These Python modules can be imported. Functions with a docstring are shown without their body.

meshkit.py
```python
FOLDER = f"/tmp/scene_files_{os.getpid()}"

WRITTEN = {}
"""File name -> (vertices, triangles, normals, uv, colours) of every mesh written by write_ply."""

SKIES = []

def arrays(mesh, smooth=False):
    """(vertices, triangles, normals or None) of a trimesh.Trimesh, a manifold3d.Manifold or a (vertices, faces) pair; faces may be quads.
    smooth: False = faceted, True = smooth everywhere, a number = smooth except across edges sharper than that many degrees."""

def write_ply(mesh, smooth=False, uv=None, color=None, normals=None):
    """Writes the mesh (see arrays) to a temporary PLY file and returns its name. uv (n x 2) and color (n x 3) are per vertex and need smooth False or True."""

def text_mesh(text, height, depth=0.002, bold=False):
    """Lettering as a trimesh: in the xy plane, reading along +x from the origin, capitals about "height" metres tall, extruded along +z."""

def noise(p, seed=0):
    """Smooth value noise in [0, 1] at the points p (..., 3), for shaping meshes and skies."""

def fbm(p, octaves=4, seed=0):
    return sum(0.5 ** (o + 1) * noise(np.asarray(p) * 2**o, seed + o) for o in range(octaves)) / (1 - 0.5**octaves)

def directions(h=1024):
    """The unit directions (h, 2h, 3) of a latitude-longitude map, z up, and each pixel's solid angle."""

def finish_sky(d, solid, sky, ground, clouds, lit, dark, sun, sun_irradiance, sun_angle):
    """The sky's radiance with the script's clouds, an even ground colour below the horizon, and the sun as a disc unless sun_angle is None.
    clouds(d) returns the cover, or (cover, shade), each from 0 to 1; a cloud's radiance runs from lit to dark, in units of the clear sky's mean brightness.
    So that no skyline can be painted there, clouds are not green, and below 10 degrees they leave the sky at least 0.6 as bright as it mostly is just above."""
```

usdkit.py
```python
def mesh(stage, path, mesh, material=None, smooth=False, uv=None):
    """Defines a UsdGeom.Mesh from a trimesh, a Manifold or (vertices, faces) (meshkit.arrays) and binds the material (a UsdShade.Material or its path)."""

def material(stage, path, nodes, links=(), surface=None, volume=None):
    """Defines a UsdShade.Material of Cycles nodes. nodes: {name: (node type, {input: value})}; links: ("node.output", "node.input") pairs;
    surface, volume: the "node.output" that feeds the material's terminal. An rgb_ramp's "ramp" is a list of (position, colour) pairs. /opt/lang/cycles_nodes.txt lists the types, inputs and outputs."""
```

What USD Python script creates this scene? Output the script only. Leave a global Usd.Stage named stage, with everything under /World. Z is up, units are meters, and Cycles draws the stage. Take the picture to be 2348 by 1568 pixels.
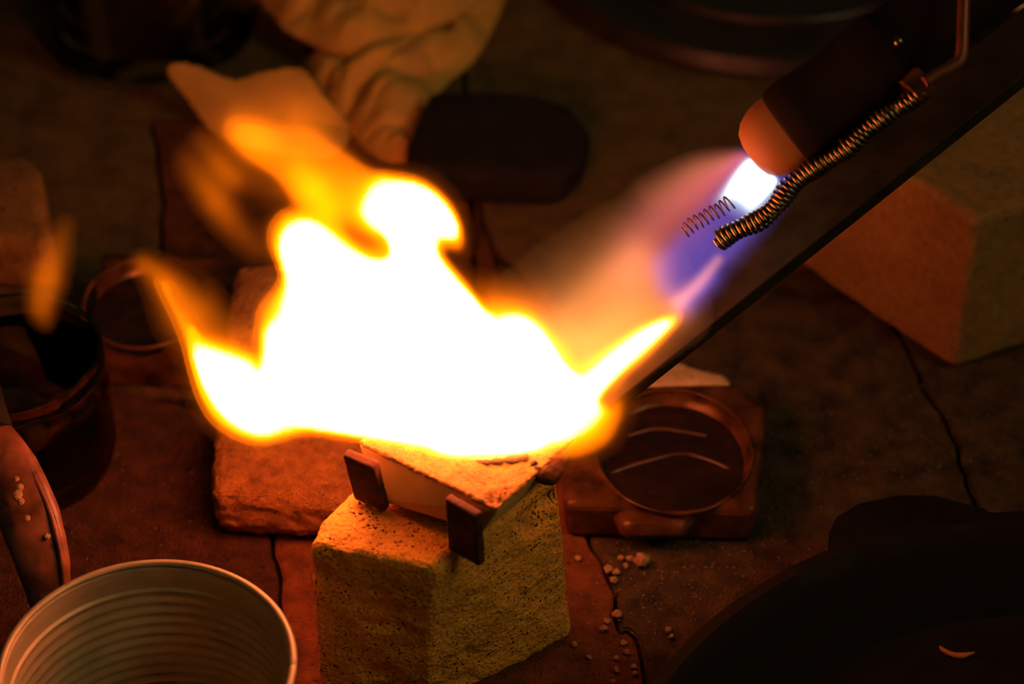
import math, random
import numpy as np, trimesh, shapely
import manifold3d as m3
from shapely.geometry import Polygon, LineString, Point
from scipy import ndimage
from pxr import Usd, UsdGeom, UsdLux, UsdShade, Gf, Sdf
import usdkit, meshkit

stage = Usd.Stage.CreateInMemory()
UsdGeom.SetStageUpAxis(stage, 'Z'); UsdGeom.SetStageMetersPerUnit(stage, 1.0)
stage.SetDefaultPrim(UsdGeom.Xform.Define(stage, '/World').GetPrim())

# ------------------------------------------------------------------ camera, ambient light, exposure
D, PITCH, F = 1.1, math.radians(40), 5870.0
CAM = np.array([0, -D * math.cos(PITCH), D * math.sin(PITCH)])
FW = np.array([0, math.cos(PITCH), -math.sin(PITCH)]); RT = np.array([1.0, 0, 0]); UP = np.cross(RT, FW)
cam = UsdGeom.Camera.Define(stage, '/World/Camera')
cam.CreateHorizontalApertureAttr(36.0); cam.CreateVerticalApertureAttr(36.0 * 1568 / 2348)
cam.CreateFocalLengthAttr(36.0 * F / 2348)
cam.CreateFStopAttr(6.5); cam.CreateFocusDistanceAttr(0.935)
cam.CreateExposureAttr(0.0)
M = Gf.Matrix4d(); M.SetIdentity()
for i, r in enumerate((RT, UP, -FW, CAM)):
    M.SetRow(i, Gf.Vec4d(*map(float, r), 1.0 if i == 3 else 0.0))
cam.AddTransformOp().Set(M)

dome = UsdLux.DomeLight.Define(stage, '/World/DomeLight')
dome.CreateIntensityAttr(1.0); dome.CreateColorAttr(Gf.Vec3f(0.010, 0.0075, 0.004))
win = UsdLux.RectLight.Define(stage, '/World/WindowLight')          # the workshop's window, far to the upper right
win.CreateWidthAttr(0.5); win.CreateHeightAttr(0.5); win.CreateIntensityAttr(5.0); win.CreateColorAttr(Gf.Vec3f(1.0, 0.74, 0.40))
lp, lt = np.array([1.0, -0.62, 1.12]), np.array([0, -0.1, 0.0])
z = (lp - lt) / np.linalg.norm(lp - lt); x = np.cross([0, 0, 1.0], z); x /= np.linalg.norm(x); y = np.cross(z, x)
M = Gf.Matrix4d(); M.SetIdentity()
for i, r in enumerate((x, y, z, lp)):
    M.SetRow(i, Gf.Vec4d(*map(float, r), 1.0 if i == 3 else 0.0))
win.AddTransformOp().Set(M)


# ------------------------------------------------------------------ measuring helpers
def ray(px, py): return FW + RT * ((px - 1174) / F) + UP * ((784 - py) / F)
def P(px, py, z=0.0): d = ray(px, py); return CAM + d * ((z - CAM[2]) / d[2])
def XY(pts, z=0.0): return [tuple(P(a, b, z)[:2]) for a, b in pts]
def S(px, py, depth): return CAM + ray(px, py) * depth


# ------------------------------------------------------------------ prim helpers
used = {}
def path_for(parent, name):
    base = (str(parent.GetPath()) if parent else '/World') + '/' + name
    n = used.get(base, 0); used[base] = n + 1
    return base if n == 0 else f'{base}_{n:03d}'

def tag(prim, label=None, cat=None, group=None, kind=None):
    p = prim.GetPrim() if hasattr(prim, 'GetPrim') else prim
    for k, v in (('label', label), ('category', cat), ('group', group), ('kind', kind)):
        if v: p.SetCustomDataByKey(k, v)
    return p

def thing(name, label, cat, loc=(0, 0, 0), group=None, kind=None):
    x = UsdGeom.Xform.Define(stage, path_for(None, name)); x.AddTranslateOp().Set(Gf.Vec3d(*map(float, loc)))
    p = tag(x, label, cat, group, kind); origin[str(p.GetPath())] = np.array(loc, float)
    return p

origin = {}
def obj(name, mesh, mat, parent=None, smooth=35, label=None, cat=None, group=None, kind=None):
    """One mesh prim. Meshes are given in world coordinates and stored relative to their thing's base."""
    path = path_for(parent, name)
    v, f, n = meshkit.arrays(mesh, smooth)
    o = np.zeros(3)
    if parent:
        o = origin[str(parent.GetPath())]; origin[path] = o
    p = usdkit.mesh(stage, path, (v - o, f), MAT[mat], smooth=False)
    if n is not None:
        p.CreateNormalsAttr([Gf.Vec3f(*map(float, a)) for a in n]) if len(n) < 50 else p.CreateNormalsAttr(__import__('pxr').Vt.Vec3fArray.FromNumpy(n.astype(np.float32)))
        p.SetNormalsInterpolation('vertex')
    tag(p, label, cat, group, kind)
    return p.GetPrim()


# ------------------------------------------------------------------ mesh helpers
def tm(man):
    m = man.to_mesh(); return trimesh.Trimesh(np.array(m.vert_properties[:, :3], float), np.array(m.tri_verts), process=False)
def to_man(t):
    return m3.Manifold(m3.Mesh(vert_properties=np.asarray(t.vertices, np.float32), tri_verts=np.asarray(t.faces, np.uint32)))

def hull_round(points, r, seg=12):
    s = trimesh.creation.icosphere(1, r).vertices
    pts = np.vstack([np.asarray(p) + s for p in points])
    return m3.Manifold.hull_points(pts.astype(np.float32))

def rough(man, edge, amp, scale, seed=0, chip=0.0):
    """A stone's surface: refined, then pushed in and out by noise; chip eats at edges."""
    t = tm(man.refine_to_length(edge)); t.merge_vertices()
    v, n = np.array(t.vertices), np.array(t.vertex_normals)
    d = (meshkit.fbm(v / scale + 31.7, 4, seed) - 0.5) * 2 * amp
    d += (meshkit.fbm(v / (scale * 0.22) + 7.1, 2, seed + 9) - 0.5) * amp * 0.8
    if chip:
        c = meshkit.fbm(v / (scale * 2.2) + 91.3, 3, seed + 5)
        d -= np.clip(c - 0.58, 0, 1) * 4 * chip
    t.vertices = v + n * d[:, None]
    return t

def block(top, ztop, r=0.004, zbot=0.0, taper=None, edge=0.0022, amp=0.0008, scale=0.012, seed=0, chip=0.0):
    top = [np.array([*p, ztop - r]) for p in top]
    c = np.mean(top, 0)
    bot = [np.array([*(p[:2] if taper is None else p[:2] + taper[i]), zbot + r + 0.0002 + amp]) for i, p in enumerate(top)]
    c2 = np.mean(top, 0)[:2]
    def inset(p): d = p[:2] - c2; L = np.linalg.norm(d); return np.array([*(c2 + d * max(0.1, (L - r) / L)), p[2]])
    return rough(hull_round([inset(p) for p in top + bot], r), edge, amp, scale, seed, chip)

def lathe(profile, center=(0, 0, 0), axis=None, seg=72):
    """Revolves a closed (r, z) outline about the z axis, or about AXIS."""
    t = trimesh.creation.revolve(np.array(profile, float), sections=seg)
    if axis is not None:
        t.apply_transform(trimesh.geometry.align_vectors([0, 0, 1], axis))
    t.apply_translation(center)
    if t.volume < 0: t.invert()
    return t

def catmull(pts, n=8, closed=False):
    p = np.asarray(pts, float)
    if closed: q = np.vstack([p[-1:], p, p[:2]])
    else: q = np.vstack([2 * p[0] - p[1], p, 2 * p[-1] - p[-2]])
    out = []
    for i in range(len(q) - 3):
        a, b, c, d = q[i:i + 4]
        for t in np.arange(n) / n:
            out.append(0.5 * (2 * b + (c - a) * t + (2 * a - 5 * b + 4 * c - d) * t * t + (3 * b - a - 3 * c + d) * t ** 3))
    if not closed: out.append(p[-1])
    return np.array(out)

def tube(points, radii, sides=10):
    p = np.asarray(points, float)
    t = np.gradient(p, axis=0); t /= np.linalg.norm(t, axis=1, keepdims=True) + 1e-12
    a = np.zeros_like(p); u = np.cross(t[0], [0.3, 0.2, 1.0]); a[0] = u / np.linalg.norm(u)
    for i in range(1, len(p)):
        u = a[i - 1] - t[i] * (a[i - 1] @ t[i]); a[i] = u / np.linalg.norm(u)
    b, ang = np.cross(t, a), np.arange(sides) * 2 * np.pi / sides
    rr = np.broadcast_to(radii, (len(p),))
    v = p[:, None] + rr[:, None, None] * (np.cos(ang)[None, :, None] * a[:, None] + np.sin(ang)[None, :, None] * b[:, None])
    i, j = np.meshgrid(np.arange(len(p) - 1), np.arange(sides), indexing='ij')
    q = np.stack([i * sides + j, i * sides + (j + 1) % sides, (i + 1) * sides + (j + 1) % sides, (i + 1) * sides + j], -1).reshape(-1, 4)
    v = np.vstack([v.reshape(-1, 3), p[:1], p[-1:]])
    k, e = np.arange(sides), (len(p) - 1) * sides
    caps = np.vstack([np.stack([np.full(sides, len(v) - 2), (k + 1) % sides, k], 1), np.stack([np.full(sides, len(v) - 1), e + k, e + (k + 1) % sides], 1)])
    m = trimesh.Trimesh(v, np.vstack([q[:, [0, 1, 2]], q[:, [0, 2, 3]], caps]), process=False)
    if m.volume < 0: m.invert()
    return m

def prism(poly, z0, z1, inset=0.0):
    """A polygon raised from z0 to z1, its upper edge stepped in by INSET."""
    out = []
    if inset:
        zi = z1 - inset
        out.append(trimesh.creation.extrude_polygon(poly, zi - z0, engine='earcut')); out[-1].apply_translation([0, 0, z0])
        q = poly.buffer(-inset)
        for g in getattr(q, 'geoms', [q]):
            if not g.is_empty:
                t = trimesh.creation.extrude_polygon(g, inset, engine='earcut'); t.apply_translation([0, 0, zi]); out.append(t)
    else:
        t = trimesh.creation.extrude_polygon(poly, z1 - z0, engine='earcut'); t.apply_translation([0, 0, z0]); out.append(t)
    return trimesh.util.concatenate(out)

def frame_box(o, ax, ay, az, lo, hi, bevel=0.0008):
    """A bevelled box in the frame (ax, ay, az) about o."""
    pts = [o + ax * a + ay * b + az * c for a in (lo[0] + bevel, hi[0] - bevel) for b in (lo[1] + bevel, hi[1] - bevel) for c in (lo[2] + bevel, hi[2] - bevel)]
    return tm(hull_round(pts, bevel))
def unit(v): v = np.asarray(v, float); return v / np.linalg.norm(v)


# ------------------------------------------------------------------ materials
MAT = {}
def mat(name, nodes, links=(), surface=None, volume=None):
    MAT[name] = usdkit.material(stage, '/World/Looks/' + name, nodes, links, surface=surface, volume=volume)

def stone(name, a, b, scale=60, bump=0.6, pits=0.0, pit_scale=320, rough_=0.9, dist=0.002, pit_col=(0.012, 0.006, 0.002)):
    nodes = {'g': ('geometry', {}), 'n': ('noise_texture', {'scale': scale, 'detail': 6, 'roughness': 0.6}), 'f': ('noise_texture', {'scale': scale * 9, 'detail': 3}),
             'r': ('rgb_ramp', {'ramp': [(0.3, a), (0.7, b)]}), 's': ('mix', {'mix_type': 'overlay', 'fac': 0.45}),
             'h': ('math', {'math_type': 'add'}), 'b': ('bump', {'strength': bump, 'distance': dist}), 'p': ('principled_bsdf', {'roughness': rough_, 'specular_ior_level': 0.25})}
    links = [('g.position', 'n.vector'), ('g.position', 'f.vector'), ('n.fac', 'r.fac'), ('r.color', 's.color1'), ('f.fac', 's.color2'),
             ('n.fac', 'h.value1'), ('f.fac', 'h.value2'), ('b.normal', 'p.normal')]
    if pits:
        nodes |= {'v': ('voronoi_texture', {'scale': pit_scale, 'randomness': 1.0}), 'w': ('noise_texture', {'scale': scale * 2.2, 'detail': 2}), 'th': ('math', {'math_type': 'multiply', 'value2': pits}),
                  'd': ('math', {'math_type': 'subtract'}), 'm': ('map_range', {'from_min': -0.06, 'from_max': 0.06, 'clamp': True}), 'c': ('mix', {'color1': pit_col}), 'h2': ('math', {'math_type': 'multiply_add', 'value2': 1.3})}
        nodes |= {'dv': ('vector_math', {'math_type': 'multiply_add', 'vector2': (0.0035, 0.0035, 0.0035)})}
        links += [('f.color', 'dv.vector1'), ('g.position', 'dv.vector3'), ('dv.vector', 'v.vector'), ('g.position', 'w.vector'), ('w.fac', 'th.value1'), ('v.distance', 'd.value1'), ('th.value', 'd.value2'), ('d.value', 'm.value'), ('m.result', 'c.fac'),
                  ('s.color', 'c.color2'), ('c.color', 'p.base_color'), ('m.result', 'h2.value1'), ('h.value', 'h2.value3'), ('h2.value', 'b.height')]
    else:
        links += [('s.color', 'p.base_color'), ('h.value', 'b.height')]
    mat(name, nodes, links, 'p.BSDF')

def plain(name, col, rough_=0.5, metal=0.0, vary=0.25, scale=90, bump=0.15, **kw):
    lo, hi = [c * (1 - vary) for c in col], [min(1, c * (1 + vary)) for c in col]
    mat(name, {'g': ('geometry', {}), 'n': ('noise_texture', {'scale': scale, 'detail': 5}), 'r': ('rgb_ramp', {'ramp': [(0.35, lo), (0.65, hi)]}),
               'q': ('map_range', {'from_min': 0.3, 'from_max': 0.7, 'to_min': max(0.04, rough_ - 0.12), 'to_max': min(1, rough_ + 0.12)}),
               'b': ('bump', {'strength': bump, 'distance': 0.001}), 'p': ('principled_bsdf', {'metallic': metal, 'specular_ior_level': 0.4, **kw})},
        [('g.position', 'n.vector'), ('n.fac', 'r.fac'), ('r.color', 'p.base_color'), ('n.fac', 'q.value'), ('q.result', 'p.roughness'), ('n.fac', 'b.height'), ('b.normal', 'p.normal')], 'p.BSDF')

def glow(name, col, strength):
    mat(name, {'e': ('emission', {'color': col, 'strength': strength})}, volume='e.emission')

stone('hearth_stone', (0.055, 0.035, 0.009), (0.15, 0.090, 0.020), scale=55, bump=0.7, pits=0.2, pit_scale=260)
stone('hearth_stone_shaded', (0.008, 0.005, 0.0013), (0.074, 0.042, 0.010), scale=80, bump=0.7, pits=0.2, pit_scale=220)  # right-hand slabs: the shade there is put into this darker colour
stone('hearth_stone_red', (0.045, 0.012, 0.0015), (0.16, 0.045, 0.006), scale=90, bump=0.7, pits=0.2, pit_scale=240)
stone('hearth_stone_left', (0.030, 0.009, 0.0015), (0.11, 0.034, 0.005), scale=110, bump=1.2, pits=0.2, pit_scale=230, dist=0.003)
stone('joint_dirt', (0.008, 0.004, 0.001), (0.02, 0.01, 0.003), scale=120)
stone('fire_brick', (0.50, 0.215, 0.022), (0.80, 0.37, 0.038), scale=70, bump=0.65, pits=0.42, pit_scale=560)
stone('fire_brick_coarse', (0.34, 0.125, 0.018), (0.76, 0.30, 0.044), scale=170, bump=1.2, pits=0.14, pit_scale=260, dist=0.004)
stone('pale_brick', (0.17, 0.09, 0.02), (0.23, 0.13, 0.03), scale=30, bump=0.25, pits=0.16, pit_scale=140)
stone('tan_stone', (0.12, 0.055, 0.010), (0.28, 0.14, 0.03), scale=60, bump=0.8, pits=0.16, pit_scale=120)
stone('crust', (0.22, 0.10, 0.012), (0.40, 0.20, 0.025), scale=160, bump=0.8, pits=0.25, pit_scale=420)
stone('plaster', (0.42, 0.28, 0.11), (0.58, 0.40, 0.17), scale=50, bump=0.5)
stone('slag', (0.02, 0.010, 0.004), (0.06, 0.03, 0.012), scale=300, rough_=0.5)
stone('crumb', (0.22, 0.12, 0.04), (0.40, 0.24, 0.09), scale=200)
stone('grit_stone', (0.10, 0.05, 0.02), (0.30, 0.17, 0.06), scale=400)
stone('charcoal', (0.006, 0.004, 0.003), (0.016, 0.010, 0.006), scale=80, bump=0.5)
plain('crucible_clay', (0.70, 0.44, 0.10), 0.85, vary=0.10, scale=70, bump=0.15)
plain('scale_iron', (0.050, 0.019, 0.006), 0.85, 0.0, vary=0.6, scale=200, bump=0.7, specular_tint=(0.6, 0.4, 0.2))
plain('dark_steel', (0.016, 0.011, 0.004), 0.7, 0.0, vary=0.35, scale=70, specular_tint=(0.35, 0.25, 0.12))
plain('spring_steel', (0.20, 0.145, 0.055), 0.30, 1.0, vary=0.25, scale=300)
plain('dark_spring', (0.10, 0.07, 0.03), 0.4, 1.0)
plain('copper', (0.16, 0.05, 0.018), 0.45, 0.6, vary=0.2)
plain('reflection_orange', (0.40, 0.10, 0.02), 0.6, 0.2, vary=0.1)  # orange of the flame's reflection in the pan
plain('nozzle_brass', (0.22, 0.10, 0.02), 0.65, 0.0, vary=0.12, scale=60)
plain('torch_black', (0.006, 0.004, 0.002), 0.8, 0.0, specular_tint=(0.5, 0.35, 0.2))
plain('pan_iron', (0.004, 0.0025, 0.0015), 0.7, 0.0, vary=0.3, bump=0.1, specular_tint=(0.5, 0.35, 0.2))
plain('tin', (0.36, 0.31, 0.15), 0.42, 0.25, vary=0.12, scale=40, bump=0.05)
plain('glaze', (0.055, 0.020, 0.005), 0.30, vary=0.6, scale=70, bump=0.3, specular_tint=(0.7, 0.45, 0.2))
plain('glaze_dark', (0.014, 0.005, 0.002), 0.2, vary=0.4, scale=50, bump=0.2)
plain('glaze_crease', (0.06, 0.025, 0.006), 0.3, vary=0.3)
plain('pot_brown', (0.018, 0.011, 0.004), 0.42, vary=0.3, scale=30)
plain('pale_rim', (0.55, 0.45, 0.24), 0.4, vary=0.1)
plain('handle_wood', (0.16, 0.055, 0.018), 0.42, vary=0.45, scale=110, bump=0.4)
plain('black_band', (0.010, 0.007, 0.005), 0.4)
plain('rag_cloth', (0.48, 0.27, 0.04), 0.95, vary=0.14, scale=50, bump=0.3)
mat('jar_glass', {'f': ('fresnel', {'IOR': 1.5}), 't': ('transparent_bsdf', {'color': (0.80, 0.74, 0.62)}), 'g': ('glossy_bsdf', {'color': (0.9, 0.8, 0.55), 'roughness': 0.06}), 'm': ('mix_closure', {})},
    [('f.fac', 'm.fac'), ('t.BSDF', 'm.closure1'), ('g.BSDF', 'm.closure2')], 'm.closure')
# flame gas: emitting volumes, brightness = strength x depth of gas
glow('gas_orange', (1.0, 0.165, 0.001), 1.0 / 0.030)
glow('gas_yellow', (1.0, 0.25, 0.0), 3.2 / 0.026)
glow('gas_white', (1.0, 0.20, 0.12), 11.0 / 0.020)
glow('gas_blue', (0.105, 0.065, 0.40), 1.0 / 0.020)
glow('gas_pink', (0.62, 0.105, 0.125), 1.0 / 0.016)
glow('gas_peach', (1.0, 0.30, 0.07), 1.0 / 0.022)
glow('gas_cone', (0.80, 1.0, 0.95), 3.0 / 0.014)

# ------------------------------------------------------------------ the hearth: slabs of stone with recessed joints
fl = thing('floor', None, None, kind='structure')
box = shapely.box(-1.0, -0.75, 1.0, 1.0)
base = trimesh.creation.box([2.0, 1.75, 0.03]); base.apply_translation([0, 0.125, -0.0225])
obj('bedding', base, 'joint_dirt', fl, smooth=False)
def joint(px, seed, reach=(0, 0)):
    p = [P(a, b)[:2] for a, b in px]
    if reach[0]: p = [p[0] + unit(p[0] - p[1]) * 1.5] + p
    if reach[1]: p = p + [p[-1] + unit(p[-1] - p[-2]) * 1.5]
    p = catmull(p, 10)
    s = np.column_stack([p, np.full(len(p), seed * 3.1)])
    return LineString(p + np.column_stack([meshkit.fbm(s * 60, 3, seed) - 0.5, meshkit.fbm(s * 60 + 50, 3, seed + 1) - 0.5]) * 0.006)
J = [joint([(-6000, 320), (-200, 283), (350, 270), (700, 290), (1085, 330), (1400, 335)], 1, (1, 0)),
     joint([(338, 200), (345, 272), (360, 420), (376, 565), (395, 760), (470, 900), (560, 1040), (610, 1210), (640, 1330), (660, 1700), (700, 2900)], 2, (0, 1)),
     joint([(930, -3000), (1060, 100), (1080, 300), (1102, 480), (1132, 570), (1170, 700), (1260, 950), (1340, 1200), (1388, 1292), (1402, 1350), (1425, 1440), (1475, 1570), (1650, 2900)], 3, (0, 1)),
     joint([(3600, -900), (2500, 100), (2250, 330), (2060, 560), (2020, 680), (2062, 770), (2120, 880), (2200, 1040), (2222, 1110), (2300, 1300), (2400, 1600), (2800, 2900)], 4, (1, 1)),
     joint([(1128, 560), (1200, 640), (1330, 770), (1450, 830), (1600, 740), (1760, 655), (1850, 612), (2060, 575)], 5), joint([(0, 800), (210, 862), (330, 882), (460, 884)], 6, (1, 0))]
import shapely.ops
cells = sorted(shapely.ops.polygonize(shapely.unary_union([box.exterior] + J)), key=lambda g: (round(g.centroid.x, 3), round(g.centroid.y, 3)))
kinds = ['hearth_stone_red', 'hearth_stone', 'hearth_stone_shaded']
for i, c in enumerate(cells):
    if c.area < 0.002: continue
    q = c.buffer(-0.0009).simplify(0.0003)
    cx, cy = c.representative_point().coords[0]
    has = lambda px, py: c.contains(Point(*P(px, py)[:2]))
    k = 'hearth_stone_red' if has(690, 1450) else 'hearth_stone_left' if has(300, 1150) else 'hearth_stone_shaded' if has(1750, 850) or has(2250, 1000) else 'hearth_stone'
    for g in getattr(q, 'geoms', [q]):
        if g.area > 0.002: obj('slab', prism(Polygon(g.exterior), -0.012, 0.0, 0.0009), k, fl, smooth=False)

# ------------------------------------------------------------------ bricks and stones
ZB = 0.080
top = XY([(712, 1238), (735, 1198), (798, 1130), (1010, 1030), (1225, 1050), (1276, 1095), (1150, 1190), (990, 1298)], ZB)
tp = np.zeros((8, 2)); tp[5] = (0.006, -0.002); tp[6] = (-0.004, 0.006); tp[7] = (-0.004, 0.004)
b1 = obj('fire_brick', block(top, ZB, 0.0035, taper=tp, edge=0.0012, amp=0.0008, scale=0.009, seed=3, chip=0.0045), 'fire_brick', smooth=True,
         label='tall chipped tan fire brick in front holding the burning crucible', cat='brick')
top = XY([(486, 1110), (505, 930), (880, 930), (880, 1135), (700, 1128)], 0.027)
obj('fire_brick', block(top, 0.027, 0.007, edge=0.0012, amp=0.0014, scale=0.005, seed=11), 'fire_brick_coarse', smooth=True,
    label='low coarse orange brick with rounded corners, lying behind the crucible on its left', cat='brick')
top = XY([(548, 602), (690, 598), (720, 765), (524, 762)], 0.045)
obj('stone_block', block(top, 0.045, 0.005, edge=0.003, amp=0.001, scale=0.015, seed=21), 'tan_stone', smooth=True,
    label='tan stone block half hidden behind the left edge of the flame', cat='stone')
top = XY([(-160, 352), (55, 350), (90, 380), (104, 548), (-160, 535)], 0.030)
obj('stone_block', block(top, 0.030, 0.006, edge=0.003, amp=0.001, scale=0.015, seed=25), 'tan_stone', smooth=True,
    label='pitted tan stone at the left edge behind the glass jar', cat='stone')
K, Lc = P(2180, 850)[:2], P(1822, 603)[:2]
e1 = Lc - K; e2 = P(2430, 768)[:2] - K; e2 = unit(e2) * 0.115
top = [K, K + e1, K + e1 + e2, K + e2]
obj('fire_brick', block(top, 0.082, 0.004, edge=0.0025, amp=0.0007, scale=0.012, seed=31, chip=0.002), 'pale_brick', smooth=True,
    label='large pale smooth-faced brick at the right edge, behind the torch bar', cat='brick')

# ------------------------------------------------------------------ crucible with clips and long bar handle
ZC0, ZC1 = 0.0815, 0.104
A, Fc, R = P(826, 1016, ZC1), P(1138, 1168, ZC1), P(1276, 1043, ZC1)
u = unit(Fc - A); w = unit(R - Fc); Bk = A + (R - Fc) * 1.35; R2 = Fc + (R - Fc) * 1.35
ctr = (A + R2) / 2
crucible = thing('crucible', 'square pale clay crucible with iron clips and long bar handle on the tall brick', 'crucible', (ctr[0], ctr[1], ZB))
topq, botq = [A, Fc, R2, Bk], []
for p in topq:
    pass
Ab, Fb, Rb = P(866, 1150, ZC0), P(1106, 1224, ZC0), P(1249, 1106, ZC0)
botq = [Ab, Fb, Fb + (Rb - Fb) * 1.32, Ab + (Rb - Fb) * 1.32]
body = hull_round([p + unit(ctr - p) * 0.0012 - np.array([0, 0, 0.0012]) for p in topq] + [p + unit(ctr - p) * 0.0012 + np.array([0, 0, 0.0012]) for p in botq], 0.0012)
hc = P(1108, 962, ZC1)
bowl = m3.Manifold.sphere(0.027, 64).scale([1, 0.80, 0.55]).translate([float(hc[0]), float(hc[1]), ZC1 + 0.0035])
body = body - bowl
obj('clay_body', tm(body), 'crucible_clay', crucible, smooth=30)
# scorched crust on the top margin: a thin sheet with the hollow cut out
rim = hull_round([p + unit(ctr - p) * 0.0004 + np.array([0, 0, 0.0002]) for p in topq], 0.0010) - m3.Manifold.sphere(0.0275, 64).scale([1, 0.80, 0.55]).translate([float(hc[0]), float(hc[1]), ZC1 + 0.0035])
obj('scorched_crust', rough(rim, 0.0009, 0.0010, 0.0045, 41), 'crust', crucible, smooth=True, label='bubbled orange crust on the crucible rim')
for px, py, s in ((1100, 1060, .0011), (1113, 1060, .0014), (1140, 1058, .0017), (1176, 1054, .0024), (1196, 1050, .0020), (1225, 1062, .0009), (1232, 1072, .0008)):
    t = trimesh.creation.icosphere(2, s); t.vertices *= [1.35, 1, 0.8]; t.apply_translation(P(px, py, ZC1 + 0.0012))
    t.vertices += (meshkit.noise(np.array(t.vertices) * 900, 3)[:, None] - .5) * 0.001
    obj('slag_bead', t, 'slag', crucible, smooth=True)
out = unit(np.cross(u, [0, 0, 1.0]))
out = out if out[1] < 0 else -out
def clip(px0, px1, h0, h1, lean, thick):
    a, b = P(*px0, ZC1), P(*px1, ZC1)
    d = unit(b - a); up = unit(np.array([0, 0, 1.0]) + out * lean); n = unit(np.cross(d, up)); n = n if n @ out > 0 else -n
    return frame_box(a, d, n, up, (0, -0.0005, h0), (np.linalg.norm(b - a), thick, h1), 0.0010)
obj('clip_plate', rough(to_man(clip((800, 1040), (872, 1072), -0.0225, 0.0030, 0.20, 0.0035)), 0.0012, 0.0003, 0.004, 51), 'scale_iron', crucible, smooth=30)
obj('clip_plate', rough(to_man(clip((1032, 1138), (1106, 1180), -0.0240, 0.0015, 0.06, 0.0032)), 0.0012, 0.0003, 0.004, 53), 'scale_iron', crucible, smooth=30)
# bracket under the right corner
br = hull_round([P(1240, 1092, 0.102), P(1262, 1098, 0.100), P(1277, 1076, 0.101), P(1278, 1060, 0.102)], 0.0026)
obj('bracket', rough(br, 0.0015, 0.0005, 0.005, 55), 'scale_iron', crucible, smooth=True)
DZ = float((P(1105, 985, ZC1) - CAM) @ FW)
ha, hb = S(1330, 935, DZ + 0.014), S(2520, -12, DZ + 0.060)
ad = unit(hb - ha); wd = unit(np.cross(ad, -FW)); wd = wd if wd @ UP < 0 else -wd
nn = unit(np.cross(wd, ad)); nn = nn if nn @ FW < 0 else -nn
wd2 = unit(wd * math.cos(0.75) + nn * math.sin(0.75)); nn2 = unit(np.cross(wd2, ad)); nn2 = nn2 if nn2 @ FW < 0 else -nn2
obj('handle_bar', frame_box(ha, ad, wd2, nn2, (0, -0.0190, -0.0060), (np.linalg.norm(hb - ha), 0.0078, 0.0), 0.0008), 'dark_steel', crucible, smooth=30, label='long dark steel bar handle')

# ------------------------------------------------------------------ gas torch
torch = thing('gas_torch', 'dark gas torch with a brown nozzle and spring-wrapped pipe, upper right above the bar', 'torch', S(1757, 387, DZ))
def axis_px(o, a, off=0.0):
    p0 = S(*o, DZ + off); p1 = S(o[0] + a[0] * 100, o[1] + a[1] * 100, DZ + off); return p0, unit(p1 - p0)
pxm = DZ / F
o, ax = axis_px((1800, 300), (0.8, -0.6), 0.004); ax = unit(ax - FW * 0.20)
nz = [(0, -100), (34, -98), (58, -90), (76, -72), (88, -45), (93, -15), (94, 20), (94, 60), (0, 60)]
obj('nozzle', lathe([(max(0, r) * pxm, zz * pxm) for r, zz in nz], o, ax), 'nozzle_brass', torch, smooth=40)
bl = [(0, 4), (95, 4), (101, 14), (105, 60), (100, 90), (98, 200), (104, 215), (104, 300), (96, 315), (92, 620), (0, 620)]
obj('barrel', lathe([(max(0, r) * pxm, zz * pxm) for r, zz in bl], o, ax), 'torch_black', torch, smooth=40)
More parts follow.
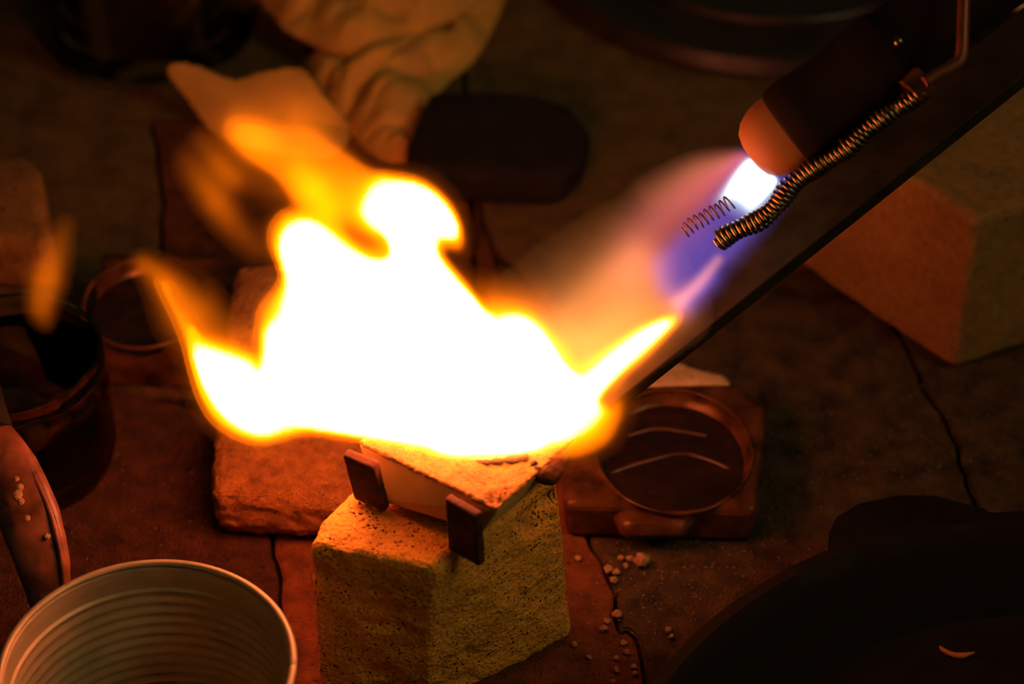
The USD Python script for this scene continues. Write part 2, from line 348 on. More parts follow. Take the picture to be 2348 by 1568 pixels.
def spring(px, rad, wire, pitch, off, seg=18):
    c = np.array([S(a, b, DZ + o_) for (a, b), o_ in zip(px, np.linspace(*np.broadcast_to(off, 2), len(px)))]); c = catmull(c, 24)
    L = np.r_[0, np.cumsum(np.linalg.norm(np.diff(c, axis=0), axis=1))]; n = int(L[-1] / pitch * seg); s = np.linspace(0, L[-1], n)
    c = np.column_stack([np.interp(s, L, c[:, k]) for k in range(3)])
    t = np.gradient(c, axis=0); t /= np.linalg.norm(t, axis=1, keepdims=True)
    a = np.cross(t, FW); a /= np.linalg.norm(a, axis=1, keepdims=True); b = np.cross(t, a); th = s / pitch * 2 * np.pi
    rr = rad * (1 + 0.10 * np.sin(s / L[-1] * 40))
    return tube(c + (a * np.cos(th)[:, None] + b * np.sin(th)[:, None]) * np.broadcast_to(rr, (n,))[:, None], wire, 7), c
m, c = spring([(2118, 206), (2085, 230), (2056, 249), (1998, 289), (1951, 332), (1908, 361), (1861, 390), (1814, 426), (1778, 473), (1745, 502), (1702, 522), (1673, 536), (1648, 552)], 20.5 * pxm, 5.0 * pxm, 12.4 * pxm, (-0.022, 0.004))
obj('coil_spring', m, 'spring_steel', torch, smooth=True)
obj('pilot_pipe', tube(c[::10], 13 * pxm, 10), 'torch_black', torch, smooth=True)
m, c = spring([(1676, 463), (1655, 477), (1620, 497), (1590, 514), (1566, 530)], 17 * pxm, 2.4 * pxm, 14 * pxm, 0.012)
obj('coil_spring', m, 'dark_spring', torch, smooth=True)
nut = trimesh.creation.cylinder(36 * pxm, 46 * pxm, sections=6); p0, a0 = axis_px((2104, 194), (0.72, -0.69), -0.022)
nut.apply_transform(trimesh.geometry.align_vectors([0, 0, 1], a0)); nut.apply_translation(p0)
obj('pipe_nut', rough(to_man(nut), 0.0012, 0.0001, 0.004, 3), 'copper', torch, smooth=30)
obj('gas_pipe', tube(catmull([S(a, b, DZ - 0.034) for a, b in ((2120, 188), (2150, 168), (2184, 152), (2204, 128), (2208, 60), (2214, -120))], 8), 14 * pxm, 12), 'copper', torch, smooth=True)
sc = trimesh.creation.icosphere(3, 11 * pxm); sc.apply_translation(S(2060, 95, DZ - 0.028)); obj('screw_glint', sc, 'spring_steel', torch, smooth=True)  # steel bead added for the small bright screw highlight on the torch

# ------------------------------------------------------------------ flames: gas bodies whose depth gives their brightness
G = 6.0
gx, gy = np.arange(20, 1860, G), np.arange(180, 1110, G)
X, Yg = np.meshgrid(gx, gy)
def sdf(poly):
    inside = shapely.contains_xy(poly, X, Yg)
    b = poly.boundary; shapely.prepare(b)
    d = shapely.distance(b, shapely.points(X, Yg))
    return np.where(inside, d, -d)
def cpoly(px, holes=()):
    p = Polygon(catmull(px, 4, closed=True)).buffer(0)
    for h in holes: p = p.difference(Polygon(catmull(h, 6, closed=True)).buffer(0))
    return p
def levels(pairs, fade=16.0, peak=None):
    """Brightness between nested outlines, interpolated in log space by distance."""
    s = [sdf(p) for _, p in pairs]; lv = [l for l, _ in pairs]
    L = np.zeros_like(X)
    o = s[0] <= 0; L[o] = lv[0] * np.exp(s[0][o] / fade * 1.6)
    for i in range(len(lv)):
        if i + 1 < len(lv):
            k = (s[i] > 0) & (s[i + 1] <= 0); t = s[i] / np.maximum(s[i] - s[i + 1], 1e-6)
            L[k] = (lv[i] * (lv[i + 1] / lv[i]) ** t)[k]
        else:
            k = s[i] > 0; top_ = peak or lv[i] * 1.6
            L[k] = (lv[i] + (top_ - lv[i]) * (1 - np.exp(-s[i] / 60)))[k]
    return L
def stroke(px, w, peak):
    """A soft ribbon of gas along a path; w and peak may change along it."""
    c = catmull(px, 10); n = len(c); ws, ps = np.interp(np.arange(n), np.linspace(0, n - 1, len(np.atleast_1d(w))), np.atleast_1d(w)), np.interp(np.arange(n), np.linspace(0, n - 1, len(np.atleast_1d(peak))), np.atleast_1d(peak))
    out_ = np.zeros_like(X)
    for (a, b), w_, p_ in zip(c, ws, ps):
        out_ = np.maximum(out_, p_ * np.exp(-((X - a) ** 2 + (Yg - b) ** 2) / w_ ** 2))
    return out_

white = [(455, 806), (520, 820), (560, 836), (590, 858), (606, 842), (613, 795), (622, 752), (645, 735), (657, 700), (665, 645), (653, 595), (648, 560), (660, 530), (690, 513), (720, 516), (748, 536), (790, 570), (840, 595), (872, 601), (892, 594), (898, 572), (888, 545), (868, 520), (848, 502), (842, 480), (850, 452), (872, 431), (905, 422), (942, 423), (982, 441), (1016, 470), (1040, 505), (1045, 530), (1033, 541), (1010, 537), (998, 547), (998, 572), (1012, 602), (1050, 650), (1090, 692), (1120, 726), (1142, 738), (1170, 729), (1196, 731), (1230, 750), (1260, 785), (1288, 828), (1310, 852), (1332, 868), (1350, 860), (1400, 815), (1460, 770), (1500, 746), (1528, 738), (1528, 747), (1500, 775), (1440, 830), (1392, 880), (1367, 915), (1368, 938), (1343, 965), (1300, 1000), (1255, 1014), (1232, 1028), (1180, 1037), (1100, 1040), (1030, 1040), (985, 1020), (930, 1014), (850, 1000), (760, 985), (662, 970), (630, 985), (592, 990), (550, 975), (510, 940), (480, 895), (462, 855)]
yellow = [(440, 745), (457, 775), (520, 800), (575, 820), (593, 836), (601, 800), (604, 760), (627, 710), (648, 655), (645, 622), (634, 580), (637, 545), (656, 510), (690, 497), (730, 505), (770, 530), (820, 570), (860, 590), (885, 588), (893, 570), (880, 545), (850, 530), (825, 505), (815, 480), (833, 440), (850, 415), (880, 403), (905, 409), (950, 415), (990, 432), (1025, 465), (1049, 505), (1055, 538), (1045, 553), (1020, 553), (1007, 560), (1010, 588), (1060, 648), (1108, 705), (1135, 716), (1170, 715), (1205, 720), (1240, 745), (1275, 790), (1300, 828), (1335, 848), (1400, 800), (1460, 759), (1510, 735), (1536, 727), (1548, 733), (1540, 750), (1480, 810), (1420, 860), (1376, 908), (1378, 928), (1392, 947), (1360, 990), (1310, 1013), (1260, 1024), (1230, 1037), (1180, 1045), (1090, 1048), (1015, 1046), (930, 1020), (850, 1007), (760, 992), (700, 985), (650, 995), (600, 1004), (550, 990), (500, 955), (468, 905), (448, 850), (437, 800)]
orange = [(395, 690), (430, 738), (470, 768), (540, 790), (583, 808), (591, 798), (592, 740), (602, 700), (640, 652), (647, 622), (638, 600), (622, 560), (625, 520), (650, 487), (680, 476), (672, 455), (640, 410), (600, 380), (555, 345), (532, 308), (545, 285), (590, 288), (650, 305), (700, 300), (745, 330), (800, 362), (850, 391), (910, 399), (960, 411), (1000, 437), (1036, 475), (1056, 520), (1060, 556), (1048, 568), (1028, 566), (1017, 574), (1022, 592), (1065, 645), (1105, 692), (1132, 692), (1180, 695), (1222, 710), (1262, 745), (1300, 790), (1336, 826), (1400, 786), (1470, 743), (1540, 717), (1559, 722), (1550, 745), (1480, 818), (1420, 872), (1388, 910), (1400, 930), (1418, 925), (1415, 960), (1390, 1008), (1340, 1036), (1300, 1043), (1255, 1038), (1230, 1044), (1180, 1051), (1090, 1053), (1010, 1050), (925, 1026), (850, 1014), (760, 1000), (700, 994), (650, 1007), (600, 1017), (550, 1005), (495, 970), (460, 915), (440, 850), (425, 790), (405, 730), (380, 680), (368, 648), (382, 655)]
dim = [(318, 602), (340, 597), (375, 608), (425, 645), (470, 700), (510, 740), (550, 770), (573, 783), (581, 740), (590, 702), (628, 652), (640, 625), (625, 600), (611, 570), (612, 520), (640, 485), (668, 471), (645, 430), (605, 398), (555, 372), (516, 332), (505, 292), (530, 264), (600, 268), (680, 250), (735, 268), (785, 328), (850, 381), (915, 392), (970, 404), (1015, 434), (1046, 475), (1063, 520), (1066, 565), (1052, 581), (1032, 578), (1026, 590), (1070, 640), (1098, 676), (1130, 668), (1185, 674), (1232, 690), (1282, 735), (1312, 780), (1340, 813), (1400, 776), (1470, 733), (1540, 707), (1566, 712), (1558, 745), (1490, 822), (1440, 868), (1442, 920), (1428, 970), (1395, 1020), (1340, 1048), (1295, 1054), (1230, 1052), (1180, 1057), (1090, 1059), (1005, 1056), (920, 1032), (850, 1020), (760, 1007), (700, 1002), (650, 1016), (600, 1026), (545, 1012), (488, 975), (452, 918), (430, 850), (415, 790), (395, 735), (370, 685), (350, 640), (325, 615)]
valley = [(800, 528), (822, 535), (845, 548), (852, 560), (835, 560), (812, 546)]
Lm = levels([(0.10, cpoly(dim)), (1.0, cpoly(orange, [valley])), (3.5, cpoly(yellow)), (9.0, cpoly(white))], fade=20, peak=16.0)
for a in ([(465, 325), (500, 372), (532, 408)], 26, (0.10, 0.32, 0.25)), ([(432, 372), (470, 425), (497, 462), (535, 515), (585, 565)], 30, (0.10, 0.35, 0.52, 0.22, 0.10)), \
         ([(520, 400), (570, 410), (630, 430)], 36, (0.20, 0.14, 0.14)), ([(690, 405), (718, 438), (756, 478)], (34, 38, 34), (1.2, 2.2, 1.4)), ([(560, 300), (590, 318), (625, 335)], 44, (0.6, 0.9, 0.4)), \
         ([(600, 250), (690, 255), (740, 290)], 46, (0.06, 0.22, 0.12)), ([(152, 515), (130, 570), (108, 640), (96, 700), (104, 740)], (22, 27, 30, 25, 18), (0.06, 0.24, 0.62, 0.45, 0.10)), \
         ([(1000, 700), (1130, 690), (1230, 700)], 40, (0.3, 0.5, 0.4)), ([(330, 606), (385, 660), (430, 720)], (20, 34, 48), (0.25, 0.4, 0.5)), ([(470, 690), (530, 760), (600, 780)], 34, (0.08, 0.22, 0.2)):
    Lm = Lm + stroke(*a)
Lm = ndimage.gaussian_filter(Lm, 0.7); Lm[Lm < 0.012] = 0
body_ = 1 - np.exp(-np.maximum(sdf(cpoly(white)), 0) / 70)
bend = 0.010 * np.sin(X / 210.0) + 0.008 * np.cos(Yg / 160.0 + X / 400.0)

def gas(L, cap, depth, off=0.0, swell=None):
    """Closed body of gas over the field L (0..cap): its depth grows with the brightness, about a gently bent sheet."""
    t = np.minimum(np.where(L < 0.012, 0, L), cap) / cap * depth
    if swell is not None: t = t + swell * (t > 0)
    t[0, :] = t[-1, :] = t[:, 0] = t[:, -1] = 0
    on = t > 5e-5
    t = np.where(on, t, 0)
    h, w_ = t.shape
    idx = np.arange(h * w_).reshape(h, w_)
    cell = on[:-1, :-1] | on[1:, :-1] | on[:-1, 1:] | on[1:, 1:]
    d = (FW[None, None] + RT[None, None] * ((X - 1174) / F)[..., None] + UP[None, None] * ((784 - Yg) / F)[..., None])
    mid = CAM + d * (DZ + bend + off)[..., None]
    vf, vb = (mid - FW * (t / 2)[..., None]).reshape(-1, 3), (mid + FW * (t / 2)[..., None]).reshape(-1, 3)
    i00, i10, i01, i11 = idx[:-1, :-1][cell], idx[1:, :-1][cell], idx[:-1, 1:][cell], idx[1:, 1:][cell]
    ff = np.vstack([np.stack([i00, i10, i11], 1), np.stack([i00, i11, i01], 1)])
    back = np.where(on.reshape(-1), np.arange(h * w_) + h * w_, np.arange(h * w_))
    fb = back[ff][:, ::-1]
    f = np.vstack([ff, fb])
    onr = on.reshape(-1)
    degenerate = ~onr[ff].any(1)
    f = np.vstack([ff[~degenerate], fb[~degenerate]])
    v = np.vstack([vf, vb])
    keep, inv = np.unique(f, return_inverse=True)
    return v[keep], inv.reshape(f.shape)
fire = thing('flame', 'large white-hot and orange flame leaping left from the crucible', 'flame', hc)
obj('orange_gas', gas(Lm, 1.0, 0.030, swell=0.016 * body_), 'gas_orange', fire, smooth=False, label='orange outer flame with soft tongues')
obj('yellow_gas', gas(np.clip(Lm - 1.0, 0, 4), 4.0, 0.026, swell=0.012 * body_), 'gas_yellow', fire, smooth=False, label='yellow inner flame')
obj('white_core', gas(np.clip(Lm - 4.6, 0, 5), 5.0, 0.020, swell=0.010 * body_), 'gas_white', fire, smooth=False, label='white-hot flame core')

jet = thing('torch_flame', 'blue and pink gas jet with a white cone leaving the torch nozzle', 'flame', S(1757, 387, DZ))
blue = cpoly([(1712, 362), (1750, 392), (1795, 408), (1775, 450), (1730, 520), (1690, 570), (1640, 640), (1600, 685), (1565, 712), (1540, 690), (1512, 660), (1500, 615), (1520, 580), (1580, 520), (1640, 450), (1680, 395)])
sb = sdf(blue); Lb = 1 / (1 + np.exp(-sb / 9.0)) * 0.85 + stroke([(1790, 420), (1740, 500), (1680, 575)], 26, (0.3, 0.35, 0.2)) + stroke([(1575, 700), (1630, 640)], 20, 0.4)
Lb[Lb < 0.02] = 0
obj('blue_gas', gas(ndimage.gaussian_filter(Lb, 0.8), 1.3, 0.026, 0.002), 'gas_blue', jet, smooth=False)
Lp = stroke([(1702, 362), (1660, 392), (1600, 440), (1540, 495), (1480, 560), (1440, 620)], (14, 30, 48, 58, 62, 60), (0.85, 0.95, 0.8, 0.62, 0.5, 0.35)) \
    + stroke([(1500, 590), (1508, 650), (1545, 705)], 34, (0.12, 0.15, 0.2))
Lp[Lp < 0.015] = 0
obj('pink_gas', gas(Lp, 1.2, 0.0192, -0.002), 'gas_pink', jet, smooth=False)
peach = cpoly([(1430, 578), (1472, 575), (1500, 610), (1520, 665), (1556, 712), (1530, 735), (1440, 790), (1345, 862), (1290, 815), (1255, 765), (1240, 735), (1330, 660)])
sp = sdf(peach); Lh = 0.95 / (1 + np.exp(-sp / 20.0)) + stroke([(1660, 385), (1560, 450), (1420, 545), (1300, 640), (1180, 690)], (20, 45, 65, 75, 60), (0.05, 0.09, 0.09, 0.12, 0.06)) + stroke([(1300, 790), (1345, 800), (1430, 750)], 60, (0.5, 0.6, 0.35)) + stroke([(1552, 696), (1600, 652), (1648, 594)], (15, 12, 7), (0.8, 0.9, 0.7)) + stroke([(1690, 360), (1600, 388), (1500, 450)], (14, 26, 40), (0.12, 0.22, 0.10))
Lh[Lh < 0.015] = 0
obj('peach_gas', gas(ndimage.gaussian_filter(Lh, 1), 1.5, 0.033, 0.001), 'gas_peach', jet, smooth=False)
Ly = stroke([(1310, 800), (1350, 810), (1420, 760), (1490, 728)], (60, 60, 50, 36), (0.9, 1.0, 0.5, 0.3)); Ly[Ly < 0.02] = 0
obj('yellow_gas', gas(Ly, 4.0, 0.026, 0.002), 'gas_yellow', jet, smooth=False)
Lc_ = levels([(0.05, cpoly([(1720, 358), (1752, 392), (1786, 412), (1768, 452), (1732, 494), (1694, 500), (1655, 478), (1634, 462), (1660, 420), (1696, 376)])),
              (0.9, cpoly([(1724, 366), (1752, 396), (1780, 412), (1758, 448), (1722, 482), (1706, 470), (1680, 455), (1658, 456), (1668, 428), (1700, 382)])),
              (3.0, cpoly([(1726, 370), (1752, 397), (1777, 413), (1752, 446), (1728, 462), (1705, 450), (1682, 432), (1702, 388)]))], fade=8, peak=4.0)
Lc_[Lc_ < 0.02] = 0
obj('white_cone', gas(ndimage.gaussian_filter(Lc_, 0.6), 3.0, 0.014), 'gas_cone', jet, smooth=False)

# ------------------------------------------------------------------ glazed dishes
def dish(name, label, quad, zt, well, wr, wh, body_mat, well_mat, spout=None, ridges=()):
    q = [np.array([*p, zt]) for p in XY(quad, zt)]
    c = np.mean(q, 0)
    t = thing(name, label, 'dish', (c[0], c[1], 0))
    r = 0.0035
    b = hull_round([p + unit(c - p) * r * 1.3 - np.array([0, 0, r]) for p in q] + [np.array([*((p + unit(c - p) * 0.006)[:2]), r]) for p in q], r)
    wc = P(*well, zt)
    if spout is not None:
        s = P(*spout, zt); b = b + hull_round([wc * 0.4 + s * 0.6 + np.array([dx, 0, -0.0075]) for dx in (-.018, .018)] + [s + np.array([dx, 0, -0.0080]) for dx in (-.009, .009)], 0.005)
    cut = m3.Manifold.sphere(1.0, 72).scale([wr[0], wr[1], wh]).translate([float(wc[0]), float(wc[1]), zt + 0.0005])
    obj('dish_body', rough(b - cut, 0.003, 0.0004, 0.02, 71), body_mat, t, smooth=35)
    pool = m3.Manifold.sphere(1.0, 72).scale([wr[0] * 0.995, wr[1] * 0.995, wh * 0.99]).translate([float(wc[0]), float(wc[1]), zt + 0.0005])
    slab_ = m3.Manifold.cube([0.3, 0.3, 0.0012], True).translate([float(wc[0]), float(wc[1]), zt - wh * 0.42])
    obj('glaze_pool', rough(pool ^ slab_, 0.0025, 0.0005, 0.012, 73), well_mat, t, smooth=40)
    ring = [(wc + np.array([math.cos(a) * wr[0] * 1.01, math.sin(a) * wr[1] * 1.01, -0.0004])) for a in np.linspace(0, 2 * np.pi, 73)]
    obj('well_rim', tube(ring, 0.0010, 6), 'glaze', t, smooth=True)
    for k in ridges:
        obj('crease', tube(catmull([P(a, b_, zt - wh * 0.40) for a, b_ in k], 8), 0.0010, 6), 'glaze_crease', t, smooth=True)
    return t
dish('glazed_dish', 'square brown glazed dish with a round creased pool, right of the tall brick', [(1468, 876), (1700, 874), (1762, 925), (1736, 1168), (1292, 1152), (1288, 1060)], 0.020, (1545, 1030), (0.031, 0.036), 0.015,
     'glaze', 'glaze_dark', spout=(1500, 1172), ridges=[[(1400, 1085), (1470, 1062), (1555, 1042), (1610, 1050), (1672, 1075)], [(1440, 1000), (1500, 985), (1560, 990), (1620, 1000)]])
dish('glazed_dish', 'dark glazed square dish with a round well, behind the glass jar on the left', [(232, 574), (548, 590), (540, 790), (204, 772)], 0.028, (335, 690), (0.026, 0.030), 0.018, 'glaze', 'glaze_dark')

# ------------------------------------------------------------------ glass jars
def jar(label, c, r, h, fill_h, wall, fill):
    t = thing('glass_jar', label, 'jar', (c[0], c[1], 0))
    w = wall
    prof = [(0, .0004), (r * .80, .0004), (r * .94, .003), (r, .012), (r, h * .70), (r * .97, h * .76), (r * .93, h * .80), (r * .93, h * .84), (r * .985, h * .86), (r * .985, h * .885), (r * .94, h * .90), (r * .94, h * .95), (r * .98, h * .965), (r * .97, h),
            (r * .93, h), (r * .93 - w * .5, h * .97), (r * .93 - w * .6, h * .80), (r - w, h * .70), (r - w, .014), (r * .85 - w, w * 1.2), (0, w)]
    obj('jar_body', lathe(prof, (c[0], c[1], 0)), 'jar_glass', t, smooth=50)
    q = r - w - .0006
    top_ = [(0, fill_h)] if not fill else []
    k_ = fill; f = lathe([(0, w + .0003), (q * .78 * k_, w * 1.3 + .001), (q * k_, .016), (q * k_, fill_h * .8 + .002), (q * .7 * k_, fill_h), (0, fill_h * 1.05)], (c[0] - q * (1 - k_), c[1], 0))
    f = rough(to_man(f), 0.004, 0.0014, 0.012, 81)
    cont = obj('charcoal_contents', f, 'charcoal', t, smooth=True)
    return t
cj = P(18, 805, 0.060)
jar('small clear glass jar of black charcoal at the left edge, behind the worn handle', cj[:2], 0.0375, 0.060, 0.022, 0.003, 0.72)
cb = P(345, 78, 0.0)
jar('large dark glass jar of black charcoal, upper left, beside the cloth', cb[:2], 0.055, 0.16, 0.12, 0.009, 0.97)

# ------------------------------------------------------------------ tin can
cc = P(335, 1512, 0.070); rc = float(np.linalg.norm(P(672, 1500, 0.070)[:2] - cc[:2]))
can = thing('tin_can', 'open ribbed grey tin can at the lower left corner', 'can', (cc[0], cc[1], 0))
inner = []
for k in range(60):
    zz = 0.062 - k * (0.060 / 59)
    inner.append((rc - 0.0016 - (0.0009 * (0.5 - 0.5 * math.cos(2 * math.pi * zz / 0.0052)) if 0.008 < zz < 0.055 else 0), max(zz, 0.0016)))
outer = [(r_ + 0.0010, z_) for r_, z_ in inner[::-1] if z_ > 0.003]
prof = [(0, 0.0004), (rc - 0.001, 0.0004)] + outer + [(rc - 0.0004, 0.0655)] + [(rc - 0.0004, 0.0655)] + [(rc - 0.0012, 0.0650)] + inner + [(0, 0.0016)]
obj('can_wall', lathe(prof, (cc[0], cc[1], 0), seg=120), 'tin', can, smooth=40)
ringp = [np.array([cc[0] + rc * math.cos(a), cc[1] + rc * math.sin(a), 0.0665]) for a in np.linspace(0, 2 * np.pi, 121)]
obj('rolled_rim', tube(ringp, 0.0013, 10), 'tin', can, smooth=True)

# ------------------------------------------------------------------ worn wooden handle with a black band
hp = thing('tool_handle', 'worn reddish wooden tool handle with black band, leaning before the small jar', 'handle', P(60, 1200, 0.0))
cl = [(-14, 1000, .064), (18, 1060, .060), (48, 1130, .054), (76, 1210, .046), (98, 1290, .036), (112, 1370, .024), (118, 1440, .014)]
pts = catmull([P(a, b, zz) for a, b, zz in cl], 8); n = len(pts)
prof_w = np.interp(np.linspace(0, 1, n), [0, .2, .45, .7, .9, 1], [.0070, .0092, .0104, .0088, .0062, .0048])
hm = tube(pts, prof_w * 1.12, 20); vv = np.array(hm.vertices); near_ = pts[np.argmin(((vv[:, None] - pts[None]) ** 2).sum(-1), 1)]; dv = vv - near_
hm.vertices = near_ + dv - FW * ((dv @ FW) * 0.62)[:, None]; hm = rough(to_man(hm), 0.0022, 0.0005, 0.01, 91)
obj('wooden_grip', hm, 'handle_wood', hp, smooth=True)
obj('side_ridge', tube(pts + np.array([1, -0.3, 0.25]) * (prof_w * 0.86)[:, None], 0.0013, 8), 'handle_wood', hp, smooth=True)
bp = catmull([P(-42, 905, .068), P(-30, 950, .066), P(-14, 1000, .064)], 6)
obj('black_band', tube(bp, 0.0082, 8), 'black_band', hp, smooth=25)
for k, (a, b, zz, s_) in enumerate(((45, 1118, .064, .0016), (40, 1135, .064, .0020), (48, 1150, .062, .0014), (62, 1188, .059, .0013), (108, 1228, .050, .0014), (38, 1098, .066, .0011))):
    t = trimesh.creation.icosphere(1, s_); t.vertices *= [1, 1.3, .6]; t.apply_translation(P(a, b, zz - 0.0035)); obj('plaster_splash', t, 'crumb', hp, smooth=True)

# ------------------------------------------------------------------ black iron pan
zp = 0.040
ring_px = [(1500, 1560), (1600, 1442), (1720, 1352), (1900, 1262), (2130, 1195), (2348, 1170)]
xy = np.array(XY(ring_px, zp)); Am = np.column_stack([2 * xy, np.ones(len(xy))]); s_ = np.linalg.lstsq(Am, (xy ** 2).sum(1), rcond=None)[0]
pc = s_[:2]; pr = math.sqrt(s_[2] + pc @ pc)
pan = thing('iron_pan', 'black iron pan with a lobed handle, in shadow at the lower right corner', 'pan', (pc[0], pc[1], 0))
prof = [(0, .0005), (pr * .82, .0005), (pr * .9, .004), (pr * .985, zp - .003), (pr, zp - .001), (pr, zp), (pr * .975, zp), (pr * .94, zp - .006), (pr * .86, .009), (pr * .78, .0045), (0, .0045)]
obj('pan_body', lathe(prof, (pc[0], pc[1], 0), seg=160), 'pan_iron', pan, smooth=40)
lob = Polygon(XY([(1905, 1275), (1908, 1215), (1925, 1180), (1975, 1150), (2060, 1132), (2140, 1132), (2200, 1148), (2260, 1163), (2300, 1200), (2150, 1230)], zp)).buffer(0.001)
lob = lob.difference(Point(*pc).buffer(pr * 0.985, 64))
lob = max(getattr(lob, 'geoms', [lob]), key=lambda g: g.area)
obj('lobe_handle', prism(lob, zp - 0.006, zp - 0.001, 0.0008), 'pan_iron', pan, smooth=30)

sl = catmull([P(2148, 1478, .006), P(2172, 1496, .006), P(2200, 1503, .006), P(2234, 1496, .006)], 8)  # sliver added in place of the flame's orange reflection on the pan
obj('flame_reflection', tube(sl, np.interp(np.linspace(0, 1, len(sl)), [0, .2, .7, 1], [.0004, .0010, .0013, .0004]), 8), 'reflection_orange', smooth=True, label='thin curved orange sliver standing in for the flame reflected inside the black pan', cat='scrap')
# ------------------------------------------------------------------ dark objects at the back
top = XY([(930, 330), (985, 208), (1100, 204), (1230, 210), (1310, 235), (1352, 290), (1340, 350), (1290, 400), (1150, 400), (960, 385)], 0.020)
obj('charcoal_block', block(top, 0.020, 0.006, edge=0.004, amp=0.0008, scale=0.02, seed=61), 'charcoal', smooth=True,
    label='flat black charcoal block with a rounded end, right of the cloth', cat='charcoal')
pb = P(1815, 190, 0.0) + np.array([0, 0.132, 0])
pot = thing('brown_platter', 'wide shallow dark brown glazed dish with raised inner ring, left of the torch', 'dish', (pb[0], pb[1], 0))
prof = [(0, .0005), (.128, .0005), (.132, .004), (.129, .011), (.126, .012), (.108, .007), (.096, .0095), (.088, .0085), (0, .006)]
obj('platter_body', lathe(prof, (pb[0], pb[1], 0), seg=120), 'pot_brown', pot, smooth=30)
obj('inner_ring', tube([np.array([pb[0] + .092 * math.cos(a), pb[1] + .092 * math.sin(a), .0098]) for a in np.linspace(0, 2 * np.pi, 97)], .0036, 10), 'pot_brown', pot, smooth=True)
pd = P(2400, 24, 0.05) + np.array([0, 0.045, 0])
pl = thing('cream_bowl', 'cream rimmed bowl just showing in the top right corner', 'bowl', (pd[0], pd[1], 0))
rr_ = 0.045
obj('bowl_body', lathe([(0, .0005), (.02, .0005), (.022, .004), (rr_ * .9, .040), (rr_, .050), (rr_ - .003, .0505), (rr_ * .85, .041), (.018, .008), (0, .007)], (pd[0], pd[1], 0), seg=80), 'pot_brown', pl, smooth=40)  # shade on the bowl's side is put into this dark body colour
obj('bowl_rim', tube([np.array([pd[0] + (rr_ - .001) * math.cos(a), pd[1] + (rr_ - .001) * math.sin(a), .0505]) for a in np.linspace(0, 2 * np.pi, 81)], .0022, 10), 'pale_rim', pl, smooth=True)

# ------------------------------------------------------------------ crumpled cloth
def heap(px, z0, hmax, rise, folds, seed, step=0.0016, under=0.0, lean=None):
    """A lump of crumpled cloth over the outline px: rounded borders, ridged folds along the directions given."""
    def on(a, b):
        g = P(a, b, z0)
        if lean and g[1] > lean[0]:          # cloth leaning up against what stands behind it
            d = ray(a, b); t = (z0 - lean[1] * lean[0] - CAM[2] + lean[1] * CAM[1]) / (d[2] - lean[1] * d[1]); g = CAM + d * t
        return g[:2]
    pg = Polygon(catmull([on(a, b) for a, b in px], 5, closed=True)).buffer(0)
    x0, y0, x1, y1 = pg.bounds
    xs, ys = np.arange(x0 - step, x1 + step, step), np.arange(y0 - step, y1 + step, step)
    XX, YY = np.meshgrid(xs, ys)
    ins = shapely.contains_xy(pg, XX, YY); b = pg.boundary; shapely.prepare(b)
    d = np.where(ins, shapely.distance(b, shapely.points(XX, YY)), 0)
    h = hmax * (1 - np.exp(-d / rise))
    env = 1 - np.exp(-d / (rise * 0.6))
    p3 = np.stack([XX, YY, np.full_like(XX, seed * 1.7)], -1)
    wob = (meshkit.fbm(p3 * 28, 3, seed) - .5) * 2
    for ang, lam, amp in folds:
        ph = (XX * math.cos(ang) + YY * math.sin(ang)) / lam + wob * 1.3
        h = h + env * amp * (2 * np.abs(np.sin(ph * np.pi)) ** 0.6 - 1)
    h = h + env * (meshkit.fbm(p3 * 70, 3, seed + 4) - .5) * hmax * 0.35
    h = np.maximum(h, 0.0004 * ins)
    on = ins
    hh, ww = on.shape; idx = np.arange(hh * ww).reshape(hh, ww)
    cell = on[:-1, :-1] | on[1:, :-1] | on[:-1, 1:] | on[1:, 1:]
    i00, i10, i01, i11 = idx[:-1, :-1][cell], idx[1:, :-1][cell], idx[:-1, 1:][cell], idx[1:, 1:][cell]
    ff = np.vstack([np.stack([i00, i01, i11], 1), np.stack([i00, i11, i10], 1)])
    if lean: z0 = z0 + lean[1] * np.maximum(0, YY - lean[0])
    top_ = np.stack([XX, YY, z0 + h], -1).reshape(-1, 3); bot = np.stack([XX, YY, np.zeros_like(XX) + z0 - 0.0004 - under * env], -1).reshape(-1, 3)
    v = np.vstack([top_, bot]); edge_ = np.where(on.reshape(-1), np.arange(hh * ww) + hh * ww, np.arange(hh * ww))
    f = np.vstack([ff, edge_[ff][:, ::-1]])
    keep, inv = np.unique(f, return_inverse=True)
    return trimesh.Trimesh(v[keep], inv.reshape(f.shape), process=False)
rag = thing('cloth_rag', 'crumpled tan cloth rag behind the flame, at the top', 'cloth', P(850, 150, 0))
obj('flap', heap([(384, 158), (440, 150), (535, 184), (600, 168), (690, 160), (735, 215), (800, 300), (760, 360), (640, 350), (540, 330), (478, 292), (430, 225)], 0.0006, 0.006, 0.010, [(1.1, 0.035, 0.0016), (0.3, 0.018, 0.0008)], 1, step=0.0007, lean=(P(478, 300)[1], 1.35)), 'rag_cloth', rag, smooth=True)
obj('bundle', heap([(692, 172), (712, 128), (800, 112), (930, 80), (1090, -20), (1170, -60), (1130, 60), (1085, 140), (1010, 205), (992, 270), (985, 330), (930, 372), (860, 355), (800, 300), (730, 235)], 0.0006, 0.016, 0.014, [(2.2, 0.030, 0.0050), (2.6, 0.015, 0.0022)], 2), 'rag_cloth', rag, smooth=True)
obj('upper_fold', heap([(600, -60), (640, 50), (710, 95), (790, 122), (900, 100), (1040, 40), (1120, -40), (1180, -200), (800, -260)], 0.016, 0.016, 0.014, [(1.9, 0.06, 0.005), (2.5, 0.024, 0.002)], 3, under=0.012), 'rag_cloth', rag, smooth=True)

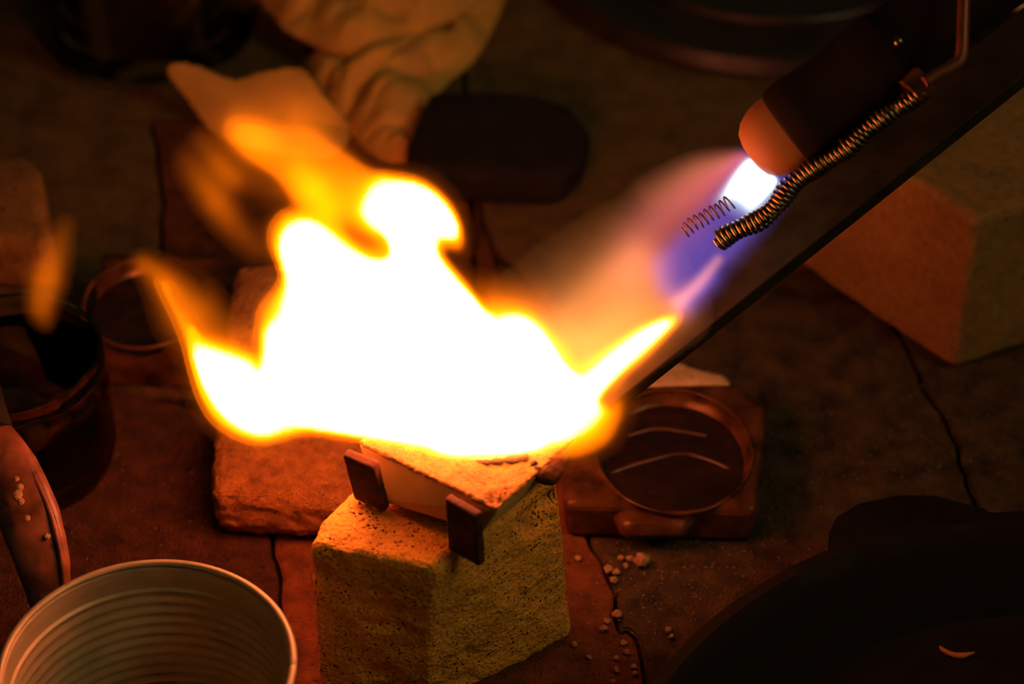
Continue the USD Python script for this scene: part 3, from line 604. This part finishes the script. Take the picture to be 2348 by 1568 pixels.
# ------------------------------------------------------------------ dust, crumbs and grit
obj('plaster_patch', heap([(1440, 890), (1480, 850), (1540, 832), (1600, 850), (1650, 862), (1668, 885), (1600, 900), (1520, 905)], 0.0002, 0.0022, 0.008, [], 6, step=0.001), 'plaster', smooth=True,
    label='pale smear of plaster on the hearth behind the creased glazed dish', cat='plaster')
rng = random.Random(5)
CL = [('small crumb in the cluster beside the largest pale crumb', 'crumbs clustered by the largest crumb'), ('tiny pale crumb strung along the floor crack towards the bottom edge', 'crumbs along the floor crack'),
      ('tiny pale crumb lying just beside the rim of the black pan', 'crumbs beside the pan'), ('tiny pale crumb on the slab close beside the tall brick', 'crumbs close to the tall brick')]
def crumb(px, py, r, seed):
    t = trimesh.creation.icosphere(1, r); v = np.array(t.vertices); v *= 0.45 + 1.1 * meshkit.noise(v * 700 + seed * 3.3, seed)[:, None]; v[:, 2] *= .8
    v += P(px, py, 0) + np.array([0, 0, -v[:, 2].min() + .0001]); t.vertices = v; return t
obj('crumb', crumb(1473, 1296, .0030, 1), 'crumb', smooth=True, label='largest pale crumb beside the floor crack, near the creased dish', cat='crumb')
for k, (a, b, r) in enumerate([(1383, 1446, .0016), (1391, 1428, .0013), (1414, 1414, .0016), (1432, 1478, .0013), (1437, 1500, .0012), (1413, 1513, .0012), (1452, 1533, .0012), (1457, 1548, .0012), (1413, 1540, .0012), (1394, 1312, .0018), (1412, 1315, .0015), (1446, 1287, .0014), (1425, 1283, .0012), (1408, 1336, .0014), (1326, 1283, .0012), (1317, 1481, .0011), (1349, 1510, .0011), (1532, 1448, .0014), (1540, 1465, .0012), (1405, 1567, .0011), (1362, 1222, .0014), (1435, 1300, .0013)]):
    z_ = 3 if a < 1375 else 2 if a > 1500 else 0 if b < 1345 else 1
    obj('crumb', crumb(a, b, r, k + 2), 'crumb', smooth=False, label=CL[z_][0], cat='crumb', group=CL[z_][1])
parts = []
for k in range(700):
    zone = rng.random()
    if zone < .65: a, b = rng.gauss(1560, 150), rng.gauss(1340, 110)
    elif zone < .75: a, b = rng.uniform(140, 480), rng.gauss(1200, 110)
    else: a, b = rng.uniform(1750, 2340), rng.uniform(880, 1130)
    p = P(a, b, 0); r = rng.uniform(.0002, .00055)
    t = trimesh.creation.icosahedron(); t.vertices = t.vertices * r * [rng.uniform(.7, 1.3), 1, .7] + p + [0, 0, r * .5]; parts.append(t)
obj('grit', trimesh.util.concatenate(parts), 'grit_stone', smooth=False, label='fine pale grit scattered over the hearth slabs', cat='grit', kind='stuff')
